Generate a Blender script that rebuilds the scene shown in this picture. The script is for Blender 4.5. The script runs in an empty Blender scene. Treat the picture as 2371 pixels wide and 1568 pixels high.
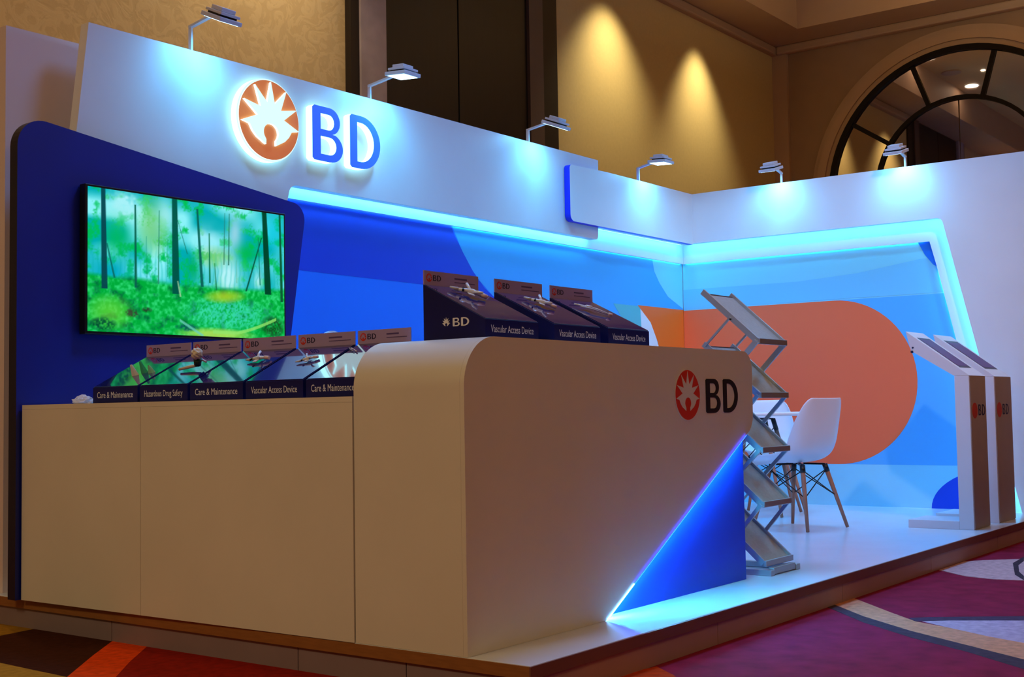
import bpy, bmesh, math, random
import numpy as np
from mathutils import Vector, Matrix
random.seed(4)
SC = bpy.context.scene
COL = SC.collection

# ------------------------------------------------------------------ camera
cam_d = bpy.data.cameras.new('camera'); cam = bpy.data.objects.new('camera', cam_d); COL.objects.link(cam)
cam_d.sensor_width = 36; cam_d.lens = 44.433; cam_d.clip_end = 200
R = [[0.5989096, -0.8006455, -0.0165563], [0.0350003, 0.0468248, -0.9982897], [0.8000514, 0.5973059, 0.0560666]]
r, d, f = (Vector(v) for v in R)
cam.matrix_world = Matrix(((r.x, -d.x, -f.x, -3.2215), (r.y, -d.y, -f.y, -2.3549), (r.z, -d.z, -f.z, 0.93), (0, 0, 0, 1)))
SC.camera = cam

# ------------------------------------------------------------------ view + world
SC.view_settings.view_transform = 'Standard'; SC.view_settings.look = 'None'
SC.view_settings.gamma = 1; SC.view_settings.use_curve_mapping = False
SC.view_settings.exposure = 0.0
w = bpy.data.worlds.new('world'); SC.world = w; w.use_nodes = True
w.node_tree.nodes['Background'].inputs[0].default_value = (0.9, 0.68, 0.5, 1)
w.node_tree.nodes['Background'].inputs[1].default_value = 0.02

# ------------------------------------------------------------------ room lights (ballroom downlights and added fill lights)
WARM = (1.0, 0.76, 0.37)
def area(name, loc, power, size, color=WARM, target=None, spread=180, sy=None):
    l = bpy.data.lights.new(name, 'AREA'); l.energy = power; l.color = color
    l.shape = 'RECTANGLE' if sy else 'DISK'; l.size = size
    if sy: l.size_y = sy
    l.spread = math.radians(spread)
    o = bpy.data.objects.new(name, l); COL.objects.link(o); o.location = loc
    t = Vector(target) if target else Vector(loc) - Vector((0, 0, 1))
    o.rotation_euler = (t - Vector(loc)).to_track_quat('-Z', 'Y').to_euler()
    return o
def spot(name, loc, target, power, ang, blend, color=WARM, rad=0.05):
    l = bpy.data.lights.new(name, 'SPOT'); l.energy = power; l.color = color
    l.spot_size = math.radians(ang); l.spot_blend = blend; l.shadow_soft_size = rad
    o = bpy.data.objects.new(name, l); COL.objects.link(o); o.location = loc
    o.rotation_euler = (Vector(target) - Vector(loc)).to_track_quat('-Z', 'Y').to_euler()
    return o
area('hall_light', (-4.7, 1.2, 4.9), 98, 1.6, (1.0, .79, .40))
area('hall_light', (-4.5, -3.0, 4.9), 58, 1.2)
area('hall_light', (1.6, -3.6, 4.9), 9, 1.2, (1.0, 0.70, 0.52))
area('hall_light', (6.5, -3.6, 4.9), 9, 1.2, (1.0, 0.70, 0.52))
area('ceiling_fill', (1.5, -4.5, 4.0), 60, 1.4, (1.0, .80, .52), target=(1.5, -4.5, 6))  # unseen upward light, added to brighten the ceiling
area('ceiling_fill', (7.5, -3.0, 4.0), 30, 1.2, (1.0, .80, .52), target=(7.5, -3.0, 6))  # second added upward light for the ceiling
area('soffit_fill', (8.6, .6, 4.7), 44, 1.4, (1.0, .80, .50), target=(8.6, .6, 6))  # unseen fill added to lift soffit and ceiling near the mirror
def point(name, loc, power, rad, color=WARM):
    l = bpy.data.lights.new(name, 'POINT'); l.energy = power; l.color = color; l.shadow_soft_size = rad
    o = bpy.data.objects.new(name, l); COL.objects.link(o); o.location = loc; return o
spot('mural_fill_spot', (1.2, -2.6, 4.9), (6.38, 2.0, .95), 560, 36, .8, (1.0, .56, .36), .1)  # added warm spot that lifts the orange of the murals
point('ambient_fill', (-2.5, -5.0, 4.2), 32, .4, (1.0, .72, .44))  # invisible point light added for general warm ambience
point('ambient_fill', (4.5, -5.0, 4.2), 9, .4, (1.0, .72, .44))  # weaker added ambient point light
# unseen cool fill lights added above the stand to turn deck and fascia blue
area('overhead_cool_fill', (1.7, .95, 5.2), 54, 1.0, (.15, .40, 1.0), spread=112)
area('overhead_cool_fill', (4.6, .95, 5.2), 60, 1.0, (.10, .44, 1.0), spread=112)
spot('wall_washer', (7.15, 3.68, 5.25), (7.15, 3.98, 3.6), 200, 88, 1.0, (1.0, 0.83, 0.44), .08)
spot('wall_washer', (8.98, 3.76, 5.25), (8.98, 4.02, 3.5), 230, 74, 1.0, (1.0, 0.83, 0.44), .08)
spot('wall_washer', (2.6, 3.6, 5.25), (2.6, 4.15, 3.2), 190, 100, 1.0, (1.0, 0.76, 0.42))
spot('wall_washer', (0.2, 3.6, 5.25), (0.2, 4.15, 3.2), 110, 100, 1.0, (1.0, 0.70, 0.38))

LEDC = (0.085, 0.60, 1.0)

# ------------------------------------------------------------------ materials
def lin(c):
    return tuple((x/255/12.92) if x/255 <= 0.04045 else ((x/255+0.055)/1.055)**2.4 for x in c)
MATS = {}
def mat(name, col, rough=0.5, metal=0.0, spec=0.5, emit=None, es=0.0, noise=0.0, nscale=20.0, bump=0.0, coat=0.0, srgb=True, stretch=None):
    if name in MATS: return MATS[name]
    m = bpy.data.materials.new(name); m.use_nodes = True; nt = m.node_tree; b = nt.nodes['Principled BSDF']
    c = lin(col) if srgb else col
    b.inputs['Base Color'].default_value = (*c, 1); b.inputs['Roughness'].default_value = rough
    b.inputs['Metallic'].default_value = metal; b.inputs['Specular IOR Level'].default_value = spec
    b.inputs['Coat Weight'].default_value = coat
    if emit: b.inputs['Emission Color'].default_value = (*emit, 1); b.inputs['Emission Strength'].default_value = es
    if noise or bump:
        tc = nt.nodes.new('ShaderNodeTexCoord'); mp = nt.nodes.new('ShaderNodeMapping'); n = nt.nodes.new('ShaderNodeTexNoise')
        n.inputs['Scale'].default_value = nscale; n.inputs['Detail'].default_value = 5
        if stretch: mp.inputs['Scale'].default_value = stretch
        nt.links.new(tc.outputs['Object'], mp.inputs[0]); nt.links.new(mp.outputs[0], n.inputs['Vector'])
        if noise:
            mr = nt.nodes.new('ShaderNodeMapRange'); mr.inputs['From Min'].default_value = .3; mr.inputs['From Max'].default_value = .7
            mr.inputs['To Min'].default_value = 1-noise; mr.inputs['To Max'].default_value = 1+noise
            mx = nt.nodes.new('ShaderNodeMix'); mx.data_type = 'RGBA'; mx.blend_type = 'MULTIPLY'; mx.inputs[0].default_value = 1
            mx.inputs[6].default_value = (*c, 1)
            nt.links.new(n.outputs[0], mr.inputs[0]); nt.links.new(mr.outputs[0], mx.inputs[7]); nt.links.new(mx.outputs[2], b.inputs['Base Color'])
        if bump:
            bp = nt.nodes.new('ShaderNodeBump'); bp.inputs['Strength'].default_value = bump; bp.inputs['Distance'].default_value = .004
            nt.links.new(n.outputs[0], bp.inputs['Height']); nt.links.new(bp.outputs[0], b.inputs['Normal'])
    MATS[name] = m
    return m
def emitter(name, col, s):
    if name in MATS: return MATS[name]
    m = bpy.data.materials.new(name); m.use_nodes = True; nt = m.node_tree; nt.nodes.clear()
    e = nt.nodes.new('ShaderNodeEmission'); e.inputs[0].default_value = (*col, 1); e.inputs[1].default_value = s
    o = nt.nodes.new('ShaderNodeOutputMaterial'); nt.links.new(e.outputs[0], o.inputs[0]); MATS[name] = m
    return m
white = mat('white_laminate', (226, 226, 228), .38, noise=.02, nscale=3)
counter_white = mat('counter_white', (226, 222, 212), .36, noise=.03, nscale=2.5)
deck_white = mat('deck_white', (216, 220, 232), .22, noise=.03, nscale=4)
navy = mat('navy_paint', (2, 24, 138), .45, noise=.06, nscale=3)
navy_side = mat('navy_edge', (6, 8, 40), .5)
royal = mat('royal_blue_paint', (10, 40, 225), .4)
body_blue = mat('body_blue', (4, 78, 242), .35)
box_navy = mat('box_navy', (5, 12, 88), .5, spec=.3)
box_gloss = mat('box_gloss', (30, 34, 104), .07, spec=.9, coat=.9)
card_m = mat('card_white', (172, 152, 205), .5)
lettering_white = mat('lettering_white', (235, 235, 240), .5)
ink = mat('ink_blue', (12, 14, 70), .5)
ink2 = mat('ink_grey', (90, 70, 130), .5)
orange = mat('logo_orange', (235, 95, 25), .45)
orange_dk = mat('logo_orange_print', (214, 38, 8), .5)
edge_brown = mat('edge_brown', (118, 74, 64), .5)
wood_edge = mat('wood_edge', (150, 98, 50), .5, noise=.12, nscale=14, stretch=(1, 1, 8))
riser_m = mat('riser_laminate', (140, 122, 128), .45, noise=.04, nscale=5)
metal_w = mat('white_metal', (205, 208, 216), .35, noise=.02, nscale=8)
silver = mat('silver_metal', (180, 184, 190), .32, metal=.55)
black = mat('black_plastic', (12, 12, 14), .35)
dark_metal = mat('dark_wire', (16, 16, 20), .4, metal=.4)
beech = mat('beech_wood', (168, 120, 96), .5, noise=.12, nscale=12, stretch=(6, 6, 1))
shell_m = mat('chair_shell', (225, 228, 238), .38)
kiosk_w = mat('kiosk_white', (214, 214, 222), .4)
kiosk_shade = mat('kiosk_front_shade', (150, 138, 140), .45, noise=.05, nscale=6)  # white front face given a darker colour to stand in for shade
led = emitter('led_strip_glow', LEDC, 22)
led_soft = emitter('led_strip_soft', (0.10, 0.42, 1.0), 14)
lamp_face = emitter('floodlight_face', (.45, .8, 1.0), 6)
sign_side = emitter('sign_side_glow', (.40, .90, 1.0), 3.0)
sign_white = emitter('sign_face_glow', (.72, .97, 1.0), 1.05)

# ------------------------------------------------------------------ geometry helpers
def link(name, me, mats=None, parent=None, loc=None, rot=None, smooth=False):
    if mats is not None:
        for m in (mats if isinstance(mats, (list, tuple)) else [mats]): me.materials.append(m)
    if smooth:
        for p in me.polygons: p.use_smooth = True
    o = bpy.data.objects.new(name, me); COL.objects.link(o)
    if parent: o.parent = parent
    if loc: o.location = loc
    if rot: o.rotation_euler = rot
    return o
def tag(o, label=None, cat=None, group=None, kind=None):
    if label: o['label'] = label
    if cat: o['category'] = cat
    if group: o['group'] = group
    if kind: o['kind'] = kind
    return o
def empty(name, loc, label=None, cat=None, group=None, rz=0, kind=None):
    o = bpy.data.objects.new(name, None); COL.objects.link(o); o.location = loc; o.rotation_euler = (0, 0, rz); o.empty_display_size = .1
    return tag(o, label, cat, group, kind)
def bm_box(bm, a, b, mi=0, mtx=None):
    c = [(x, y, z) for z in (a[2], b[2]) for y in (a[1], b[1]) for x in (a[0], b[0])]
    v = [bm.verts.new((mtx @ Vector(p)) if mtx else p) for p in c]
    for q in ((0, 2, 3, 1), (4, 5, 7, 6), (0, 1, 5, 4), (2, 6, 7, 3), (0, 4, 6, 2), (1, 3, 7, 5)):
        bm.faces.new([v[i] for i in q]).material_index = mi
def fin(bm, name, bevel=0, smooth=False):
    bmesh.ops.recalc_face_normals(bm, faces=bm.faces)
    if bevel:
        bmesh.ops.bevel(bm, geom=list(bm.edges), offset=bevel, segments=2, affect='EDGES', profile=.5)
    me = bpy.data.meshes.new(name); bm.to_mesh(me); bm.free()
    return me
def box(name, a, b, m, parent=None, bevel=0, **k):
    bm = bmesh.new(); bm_box(bm, a, b); return link(name, fin(bm, name, bevel), m, parent, **k)
def prism(name, poly, axis, lo, hi, m, parent=None, side=None, **k):
    """poly: 2D loop; axis 'y' -> (x,z) poly extruded in y, 'x' -> (y,z) poly, 'z' -> (x,y) poly. side: second material for the rim."""
    def P(p, t): return {'y': (p[0], t, p[1]), 'x': (t, p[0], p[1]), 'z': (p[0], p[1], t)}[axis]
    bm = bmesh.new(); A = [bm.verts.new(P(p, lo)) for p in poly]; B = [bm.verts.new(P(p, hi)) for p in poly]; n = len(poly)
    bm.faces.new(A); bm.faces.new(B[::-1])
    for i in range(n):
        fc = bm.faces.new([A[i], B[i], B[(i+1) % n], A[(i+1) % n]]); fc.material_index = 1 if side else 0
    return link(name, fin(bm, name), [m, side] if side else m, parent, **k)
def tube_bm(bm, pts, rad, seg=8, mi=0, caps=True):
    pts = [Vector(p) for p in pts]; rr = rad if isinstance(rad, (list, tuple)) else [rad]*len(pts); rings = []
    for i, p in enumerate(pts):
        t = (pts[min(i+1, len(pts)-1)] - pts[max(i-1, 0)]).normalized()
        u = t.orthogonal().normalized() if i == 0 else (u - t*u.dot(t)).normalized()
        v = t.cross(u)
        rings.append([bm.verts.new(p + (u*math.cos(2*math.pi*j/seg) + v*math.sin(2*math.pi*j/seg))*rr[i]) for j in range(seg)])
    for a, b in zip(rings, rings[1:]):
        for j in range(seg):
            fc = bm.faces.new([a[j], a[(j+1) % seg], b[(j+1) % seg], b[j]]); fc.material_index = mi; fc.smooth = True
    if caps:
        bm.faces.new(rings[0][::-1]).material_index = mi; bm.faces.new(rings[-1]).material_index = mi
def tube(name, pts, rad, m, parent=None, seg=8, **k):
    bm = bmesh.new(); tube_bm(bm, pts, rad, seg); return link(name, fin(bm, name), m, parent, **k)
def bar_bm(bm, a, b, w, h, up=(0, 0, 1), mi=0):
    a = Vector(a); b = Vector(b); t = (b-a).normalized(); s = t.cross(Vector(up)).normalized(); u = s.cross(t)
    M = Matrix((s, t, u)).transposed().to_4x4(); M.translation = a
    bm_box(bm, (-w/2, 0, -h/2), (w/2, (b-a).length, h/2), mi, M)
def bar(name, a, b, w, h, m, parent=None, up=(0, 0, 1)):
    bm = bmesh.new(); bar_bm(bm, a, b, w, h, up); return link(name, fin(bm, name), m, parent)
def round_poly(pts, radii, seg=10):
    out = []; n = len(pts)
    for i, p in enumerate(pts):
        rd = radii[i]; p = Vector(p); a = Vector(pts[i-1]) - p; b = Vector(pts[(i+1) % n]) - p
        if rd <= 0: out.append(tuple(p)); continue
        a.normalize(); b.normalize(); half = a.angle(b)/2; dist = rd/math.tan(half); c = p + (a+b).normalized()*(rd/math.sin(half))
        p0 = p + a*dist; p1 = p + b*dist; v0 = p0-c; v1 = p1-c; a0 = math.atan2(v0.y, v0.x); da = math.atan2(v1.y, v1.x) - a0
        while da > math.pi: da -= 2*math.pi
        while da < -math.pi: da += 2*math.pi
        for s in range(seg+1):
            t = a0 + da*s/seg; out.append((c.x + rd*math.cos(t), c.y + rd*math.sin(t)))
    return out
def loops_mesh(name, loops, depth):
    """closed 2D loops (holes allowed) -> solid mesh in the xy plane, z 0..depth, material 0 front, 1 sides/back"""
    cu = bpy.data.curves.new(name, 'CURVE'); cu.dimensions = '2D'; cu.fill_mode = 'BOTH'; cu.extrude = depth/2
    for lp in loops:
        s = cu.splines.new('POLY'); s.points.add(len(lp)-1); s.use_cyclic_u = True
        for i, p in enumerate(lp): s.points[i].co = (p[0], p[1], 0, 1)
    return curve_to_mesh(cu, name, depth/2)
def curve_to_mesh(cu, name, dz=0):
    o = bpy.data.objects.new(name, cu); COL.objects.link(o); bpy.context.view_layer.update()
    dg = bpy.context.evaluated_depsgraph_get(); me = bpy.data.meshes.new_from_object(o.evaluated_get(dg))
    bpy.data.objects.remove(o); me.name = name; me.materials.clear()
    me.transform(Matrix.Translation((0, 0, dz)))
    return me
def split_front(me):
    me.materials.clear()
    for p in me.polygons: p.material_index = 0 if p.normal.z > .5 else 1
    return me
TXT = {}
def text_mesh(s, h=1.0, width=None):
    """text, cap height about h, squeezed to a given width, x from 0"""
    key = (s, h, width)
    if key in TXT: return TXT[key]
    cu = bpy.data.curves.new('lettering', 'FONT'); cu.body = s; cu.size = 1; cu.extrude = .01; cu.resolution_u = 3
    me = curve_to_mesh(cu, 'lettering')
    xs = [v.co.x for v in me.vertices]; x0, x1 = min(xs), max(xs); sx = (width/(x1-x0)) if width else h/.7
    me.transform(Matrix.Translation((-x0, 0, 0))); me.transform(Matrix.Diagonal((sx, h/.7, h*.05, 1)))
    TXT[key] = me
    return me
def arc(cx, cy, rx, ry, a0, a1, n):
    return [(cx + rx*math.cos(math.radians(a0 + (a1-a0)*i/n)), cy + ry*math.sin(math.radians(a0 + (a1-a0)*i/n))) for i in range(n+1)]
def letter_B():
    t = .172
    out = round_poly([(0, 0), (0, 1), (.30, 1), (.30, 0)], [.05, .05, 0, 0], 4)
    out = [p for p in out if not p[0] > .29]
    out = [(0.04, 0), (0, .04), (0, .96), (.04, 1), (.33, 1)] + arc(.36, .755, .215, .245, 90, -75, 12) + arc(.36, .27, .275, .27, 65, -90, 14)
    up = [(t, .585), (t, .87), (.34, .87)] + arc(.34, .7275, .11, .1425, 90, -90, 8)[1:]
    lo = [(t, .13), (t, .455), (.36, .455)] + arc(.36, .2925, .135, .1625, 90, -90, 8)[1:]
    return [out, up, lo]
def letter_D():
    t = .172
    out = [(0.04, 0), (0, .04), (0, .96), (.04, 1), (.25, 1)] + arc(.26, .5, .46, .5, 90, -90, 22)
    inn = [(t, .13), (t, .87), (.25, .87)] + arc(.25, .5, .315, .37, 90, -90, 18)[1:]
    return [out, inn]
def sunburst():
    tips = [(90+a, .955) for a in (-99, -66, -33, 0, 33, 66, 99)]
    pts = []
    for i, (a, rr) in enumerate(tips):
        pts.append((rr*math.cos(math.radians(a)), rr*math.sin(math.radians(a))))
        if i < 6:
            pts.append((.44*math.cos(math.radians(a+16.5)), .44*math.sin(math.radians(a+16.5))))
    left = [(-.70, -.20), (-.60, -.36), (-.46, -.49), (-.17, -.64), (-.165, -.52)]
    head = arc(0, -.33, .25, .23, 222, -42, 16)
    right = [(-x, y) for x, y in left[::-1]]
    return pts + left + head + right
def sunburst_ring():
    return [arc(0, 0, 1, 1, 0, 360-6, 59)]
ME_B = split_front(loops_mesh('letter_b', letter_B(), .1)); ME_D = split_front(loops_mesh('letter_d', letter_D(), .1))
ME_SUN = split_front(loops_mesh('sunburst', [sunburst()], .1)); ME_DISC = split_front(loops_mesh('disc', sunburst_ring(), .1))
def placed(me, name, mats, parent, M):
    """copy of mesh me transformed by matrix M"""
    m2 = me.copy(); m2.transform(M); m2.name = name
    if M.determinant() < 0: m2.flip_normals()
    return link(name, m2, mats, parent)
def frame(origin, ux, uy, uz, sx, sy, sz):
    ux, uy, uz = Vector(ux)*sx, Vector(uy)*sy, Vector(uz)*sz
    return Matrix(((ux.x, uy.x, uz.x, origin[0]), (ux.y, uy.y, uz.y, origin[1]), (ux.z, uy.z, uz.z, origin[2]), (0, 0, 0, 1)))
def logo(parent, origin, ux, uy, uz, rad, lh, bx, dx, lw, lz0, m_disc, m_sun, m_let, th, sides=None):
    """sun emblem and BD letters. origin = emblem centre; bx/dx/lz0 relative to it"""
    s = sides
    o = Vector(origin); UX, UY = Vector(ux), Vector(uy)
    placed(ME_DISC, 'emblem_rim', [m_sun, s or m_sun], parent, frame(o, ux, uy, uz, rad*1.045, rad*1.045, th*8.5))
    placed(ME_DISC, 'emblem_disc', [m_disc, s or m_disc], parent, frame(o, ux, uy, uz, rad, rad, th*10))
    placed(ME_SUN, 'emblem_sunburst', [m_sun, s or m_sun], parent, frame(o + Vector(uz)*th, ux, uy, uz, rad, rad, max(.0008, th*.3)*10))
    placed(ME_B, 'letter_b', [m_let, s or m_let], parent, frame(o + UX*bx + UY*lz0, ux, uy, uz, lw/.635, lh, th*10))
    placed(ME_D, 'letter_d', [m_let, s or m_let], parent, frame(o + UX*dx + UY*lz0, ux, uy, uz, lw*1.06/.72, lh, th*10))

# ================================================================== THE HALL
carpet = mat('carpet_maroon', (142, 30, 58), .95, spec=.1, noise=.22, nscale=9, bump=.6)
floor = box('floor', (-9, -10, -.1), (10.97, 4.2, 0), carpet); tag(floor, kind='structure')
def cm(n, c): return mat('carpet_'+n, c, .95, spec=.1, noise=.18, nscale=30, bump=.6)
MOT = {
 'grey_band': ((78, 58, 66), [(2.369, 0.048), (2.452, 0.009), (2.165, -0.228), (1.919, -0.524), (1.729, -0.808), (1.562, -1.059), (1.2, -1.5), (1.05, -1.5), (1.394, -1.103), (1.601, -0.847), (1.778, -0.573), (2.018, -0.285)]),
 'peach_band': ((214, 140, 104), [(2.437, 0.034), (2.651, 0.015), (2.334, -0.282), (2.15, -0.462), (2.068, -0.634), (1.953, -0.823), (1.884, -0.974), (1.5, -1.4), (1.2, -1.5), (1.562, -1.059), (1.729, -0.808), (1.919, -0.524), (2.165, -0.228)]),
 'lavender': ((190, 156, 176), [(2.186, -0.459), (2.413, -0.835), (2.6, -1.2), (1.5, -1.4), (1.884, -0.974), (1.953, -0.823), (2.068, -0.634)]),
 'grey_line': ((80, 58, 76), [(2.221, -0.409), (2.285, -0.472), (2.514, -0.808), (2.7, -1.2), (2.6, -1.2), (2.402, -0.838), (2.245, -0.577), (2.15, -0.462)]),
 'pink_top': ((206, 160, 160), [(3.85, -.003), (4.3, -.003), (4.415, -0.086), (4.584, -0.263), (4.4, -.9), (3.65, -0.509), (3.624, -0.362), (3.67, -0.203)]),
 'grey_ring': ((70, 52, 62), [(4.348, -0.263), (4.692, -0.234), (4.479, -0.29), (4.263, -0.317), (3.983, -0.396), (3.819, -0.464), (3.65, -0.509), (3.848, -0.41)]),
 'orange_corner': ((196, 66, 16), [(0.315, -0.035), (0.6, 0.023), (0.752, -0.01), (0.657, -0.134), (0.482, -0.298), (.1, -.5)]),
 'mustard': ((150, 108, 30), [(-0.021, 3.136), (0.044, 3.029), (0.036, 2.777), (0.007, 2.698), (-0.174, 2.67), (-0.6, 2.66), (-.9, 3.2)]),
 'brown': ((62, 26, 10), [(-0.6, 2.661), (-0.174, 2.67), (0.007, 2.698), (0.018, 2.149), (-0.227, 1.937), (-0.522, 1.667), (-0.514, 1.936), (-0.507, 2.119), (-0.605, 2.303)]),
 'mustard_low': ((168, 122, 36), [(-0.605, 2.303), (-0.507, 2.119), (-0.514, 1.936), (-0.522, 1.667), (-0.716, 1.464), (-1.2, 1.4), (-1.2, 2.4)]),
 'orange_band': ((224, 70, 8), [(0.018, 2.149), (0.036, 1.937), (-0.229, 1.704), (-0.416, 1.525), (-0.62, 1.314), (-0.716, 1.464), (-0.522, 1.667), (-0.227, 1.937)]),
 'red_field': ((140, 24, 8), [(0.036, 1.937), (.036, .15), (-.6, -.4), (-1.2, .2), (-0.62, 1.314), (-0.416, 1.525), (-0.229, 1.704)]),
}
for i, (k, (c, pts)) in enumerate(MOT.items()):
    prism('carpet_motif', pts, 'z', -.002, .0012 + i*.0002, cm(k, c), floor)

# wall and ceiling of the hotel hall
def damask():
    m = bpy.data.materials.new('damask_wallpaper'); m.use_nodes = True; nt = m.node_tree; b = nt.nodes['Principled BSDF']; b.inputs['Roughness'].default_value = .6
    tc = nt.nodes.new('ShaderNodeTexCoord'); n1 = nt.nodes.new('ShaderNodeTexNoise'); n1.inputs['Scale'].default_value = 7; n1.inputs['Detail'].default_value = 3; n1.inputs['Distortion'].default_value = 2.5
    rp = nt.nodes.new('ShaderNodeValToRGB'); rp.color_ramp.elements[0].position = .47; rp.color_ramp.elements[1].position = .53
    rp.color_ramp.elements[0].color = (*lin((201, 177, 137)), 1); rp.color_ramp.elements[1].color = (*lin((211, 188, 148)), 1)
    nt.links.new(tc.outputs['Object'], n1.inputs['Vector']); nt.links.new(n1.outputs[0], rp.inputs[0]); nt.links.new(rp.outputs[0], b.inputs['Base Color'])
    bp = nt.nodes.new('ShaderNodeBump'); bp.inputs['Strength'].default_value = .35; bp.inputs['Distance'].default_value = .006
    nt.links.new(n1.outputs[0], bp.inputs['Height']); nt.links.new(bp.outputs[0], b.inputs['Normal'])
    return m
wallpaper = damask()
yellow = mat('gold_wall', (206, 184, 134), .6, noise=.03, nscale=30)
plaster = mat('brown_plaster', (160, 130, 104), .6, noise=.04, nscale=5)
ceil_m = mat('ceiling_paint', (215, 180, 122), .7, noise=.02, nscale=2)
soffit_m = mat('soffit_paint', (186, 156, 130), .6, noise=.03, nscale=3)
dark_wood = mat('dark_door_wood', (24, 17, 20), .45, noise=.2, nscale=5, stretch=(6, 1, .5))
dark_trim = mat('dark_trim', (26, 14, 12), .5)
marble = mat('grey_marble', (166, 154, 168), .35, noise=.14, nscale=5)
HZ = 5.28
wb = tag(box('wall_back', (-9, 4.2, 0), (10.97, 4.35, 6.1), wallpaper), kind='structure')
box('gold_panel', (6.27, 4.17, 0), (10.97, 4.2, HZ), yellow, wb)
dr = empty('door_1', (3.9, 4.16, 0), kind='structure')
for a, b in ((0, .92), (.935, 1.9)):
    p = box('door_panel', (a, 0, 0), (b, .03, HZ), dark_wood, dr, bevel=.004)
box('door_post', (1.9, -.03, 0), (2.11, .03, HZ), mat('post_grey', (92, 76, 74), .5), dr)
box('door_panel', (2.11, -.01, 0), (2.36, .03, HZ), dark_trim, dr)
tag(box('trim_1', (3.53, 4.14, 0), (3.62, 4.2, HZ), dark_trim), kind='structure')
tag(box('trim_2', (3.62, 4.12, 0), (3.9, 4.2, HZ), marble), kind='structure')
wr = tag(box('wall_right', (10.97, -10, 0), (11.1, 4.2, 6.1), plaster), kind='structure')
box('corner_pilaster', (10.92, 3.98, 0), (10.97, 4.17, HZ), soffit_m, wr)
tag(box('wall_left', (-9.15, -10, 0), (-9, 4.2, 6.1), plaster), kind='structure')
tag(box('wall_front', (-9, -10.15, 0), (10.97, -10, 6.1), plaster), kind='structure')
ce = tag(box('ceiling', (-9.15, -10, 5.75), (11.1, 4.35, 5.85), ceil_m), kind='structure')
# dropped soffit band round the walls with two small cornice steps
SW = .62
for nm, a, b in (('trim_3', (-9, 4.2-SW, HZ), (10.97, 4.2, 5.75)), ('trim_4', (10.97-SW, -10, HZ), (10.97, 4.2-SW, 5.75))):
    s_ = tag(box(nm, a, b, soffit_m), kind='structure')
tag(box('trim_5', (6.27, 4.09, HZ-.10), (10.97, 4.2, HZ-.0005), soffit_m, bevel=.02), kind='structure')
tag(box('trim_6', (10.86, -10, HZ-.10), (10.97, 4.09, HZ-.0005), soffit_m, bevel=.02), kind='structure')

# arched wall mirror with dark muntins
am = empty('arched_mirror', (10.97, 1.95, 3.368), 'tall arched wall mirror with dark radial muntins above the right booth wall', 'mirror')
mirror = mat('mirror_glass', (190, 180, 176), .02, metal=1.0)
frame_m = mat('mirror_frame', (16, 8, 7), .5, spec=.2)
def ring_seg(name, r0, r1, a0, a1, x0, x1, m, parent, n=10):
    poly = arc(0, 0, r1, r1, a0, a1, n) + arc(0, 0, r0, r0, a1, a0, n)
    return prism(name, poly, 'x', x0, x1, m, parent)
for a in range(5):
    a0 = -2 + 36*a; a1 = a0+36
    ring_seg('mirror_pane', .965, 1.49, max(a0, 0)+1.1, min(a1, 180)-1.1, -.03, -.012, mirror, am)
for a0, a1 in ((0, 90), (90, 180)):
    prism('mirror_pane', arc(0, 0, .935, .935, a0+.5, a1-.5, 14) + [(0, 0)], 'x', -.03, -.012, mirror, am)
box('mirror_pane', (-.03, -1.47, -2.6), (-.012, 1.47, -.02), mirror, am)
ring_seg('frame_arch', 1.475, 1.535, 0, 180, -.075, 0, frame_m, am, 40)
ring_seg('muntin_arch', .93, .975, 0, 180, -.065, 0, frame_m, am, 30)
for a in (34, 70, 106, 142):
    c_, s_ = math.cos(math.radians(a)), math.sin(math.radians(a))
    bar('muntin', (-.03, .96*c_, .96*s_), (-.03, 1.49*c_, 1.49*s_), .05, .05, frame_m, am, up=(1, 0, 0))
for s_ in (-1, 1):
    box('frame_side', (-.075, s_*1.505-.03, -3.0), (0, s_*1.505+.03, 0), frame_m, am)
box('muntin', (-.065, -1.49, -.02), (0, 1.49, .02), frame_m, am)
for k, (r0, r1, th) in enumerate(((1.54, 1.60, .04), (1.60, 1.70, .065), (1.70, 1.76, .03))):
    ring_seg('plaster_moulding', r0, r1, 0, 180, -th, 0, soffit_m, am, 40)
    for s_ in (-1, 1):
        y0, y1 = sorted((s_*r0, s_*r1)); box('plaster_moulding', (-th, y0, -3.0), (0, y1, 0), soffit_m, am)

# ceiling downlights of the hall
glow_warm = emitter('downlight_glow', (1.0, .78, .55), 30)
for i, (x, y, r_, lb) in enumerate(((7.62, 3.36, .09, 'round recessed ceiling downlight reflected in the mirror, upper left bright spot'),
                       (5.63, 3.36, .09, 'round recessed ceiling downlight reflected in the mirror, lower right bright spot'),
                       (6.45, 2.95, .03, 'tiny recessed ceiling light reflected beside the second muntin of the mirror'))):
    t = empty('ceiling_downlight', (x, y, 5.75), lb, 'ceiling light')
    bm = bmesh.new(); tube_bm(bm, [(0, 0, -.012), (0, 0, 0)], r_*1.25, 20); link('trim_ring', fin(bm, 'trim_ring'), metal_w, t)
    bm = bmesh.new(); tube_bm(bm, [(0, 0, -.016), (0, 0, -.0122)], r_, 20); link('lamp_lens', fin(bm, 'lamp_lens'), glow_warm, t)
t = empty('ceiling_speaker', (6.6, 3.36, 5.75), 'dark round ceiling grille reflected in the mirror between two lights', 'ceiling grille')
bm = bmesh.new(); tube_bm(bm, [(0, 0, -.015), (0, 0, 0)], .14, 24); link('grille', fin(bm, 'grille'), soffit_m, t)

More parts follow.
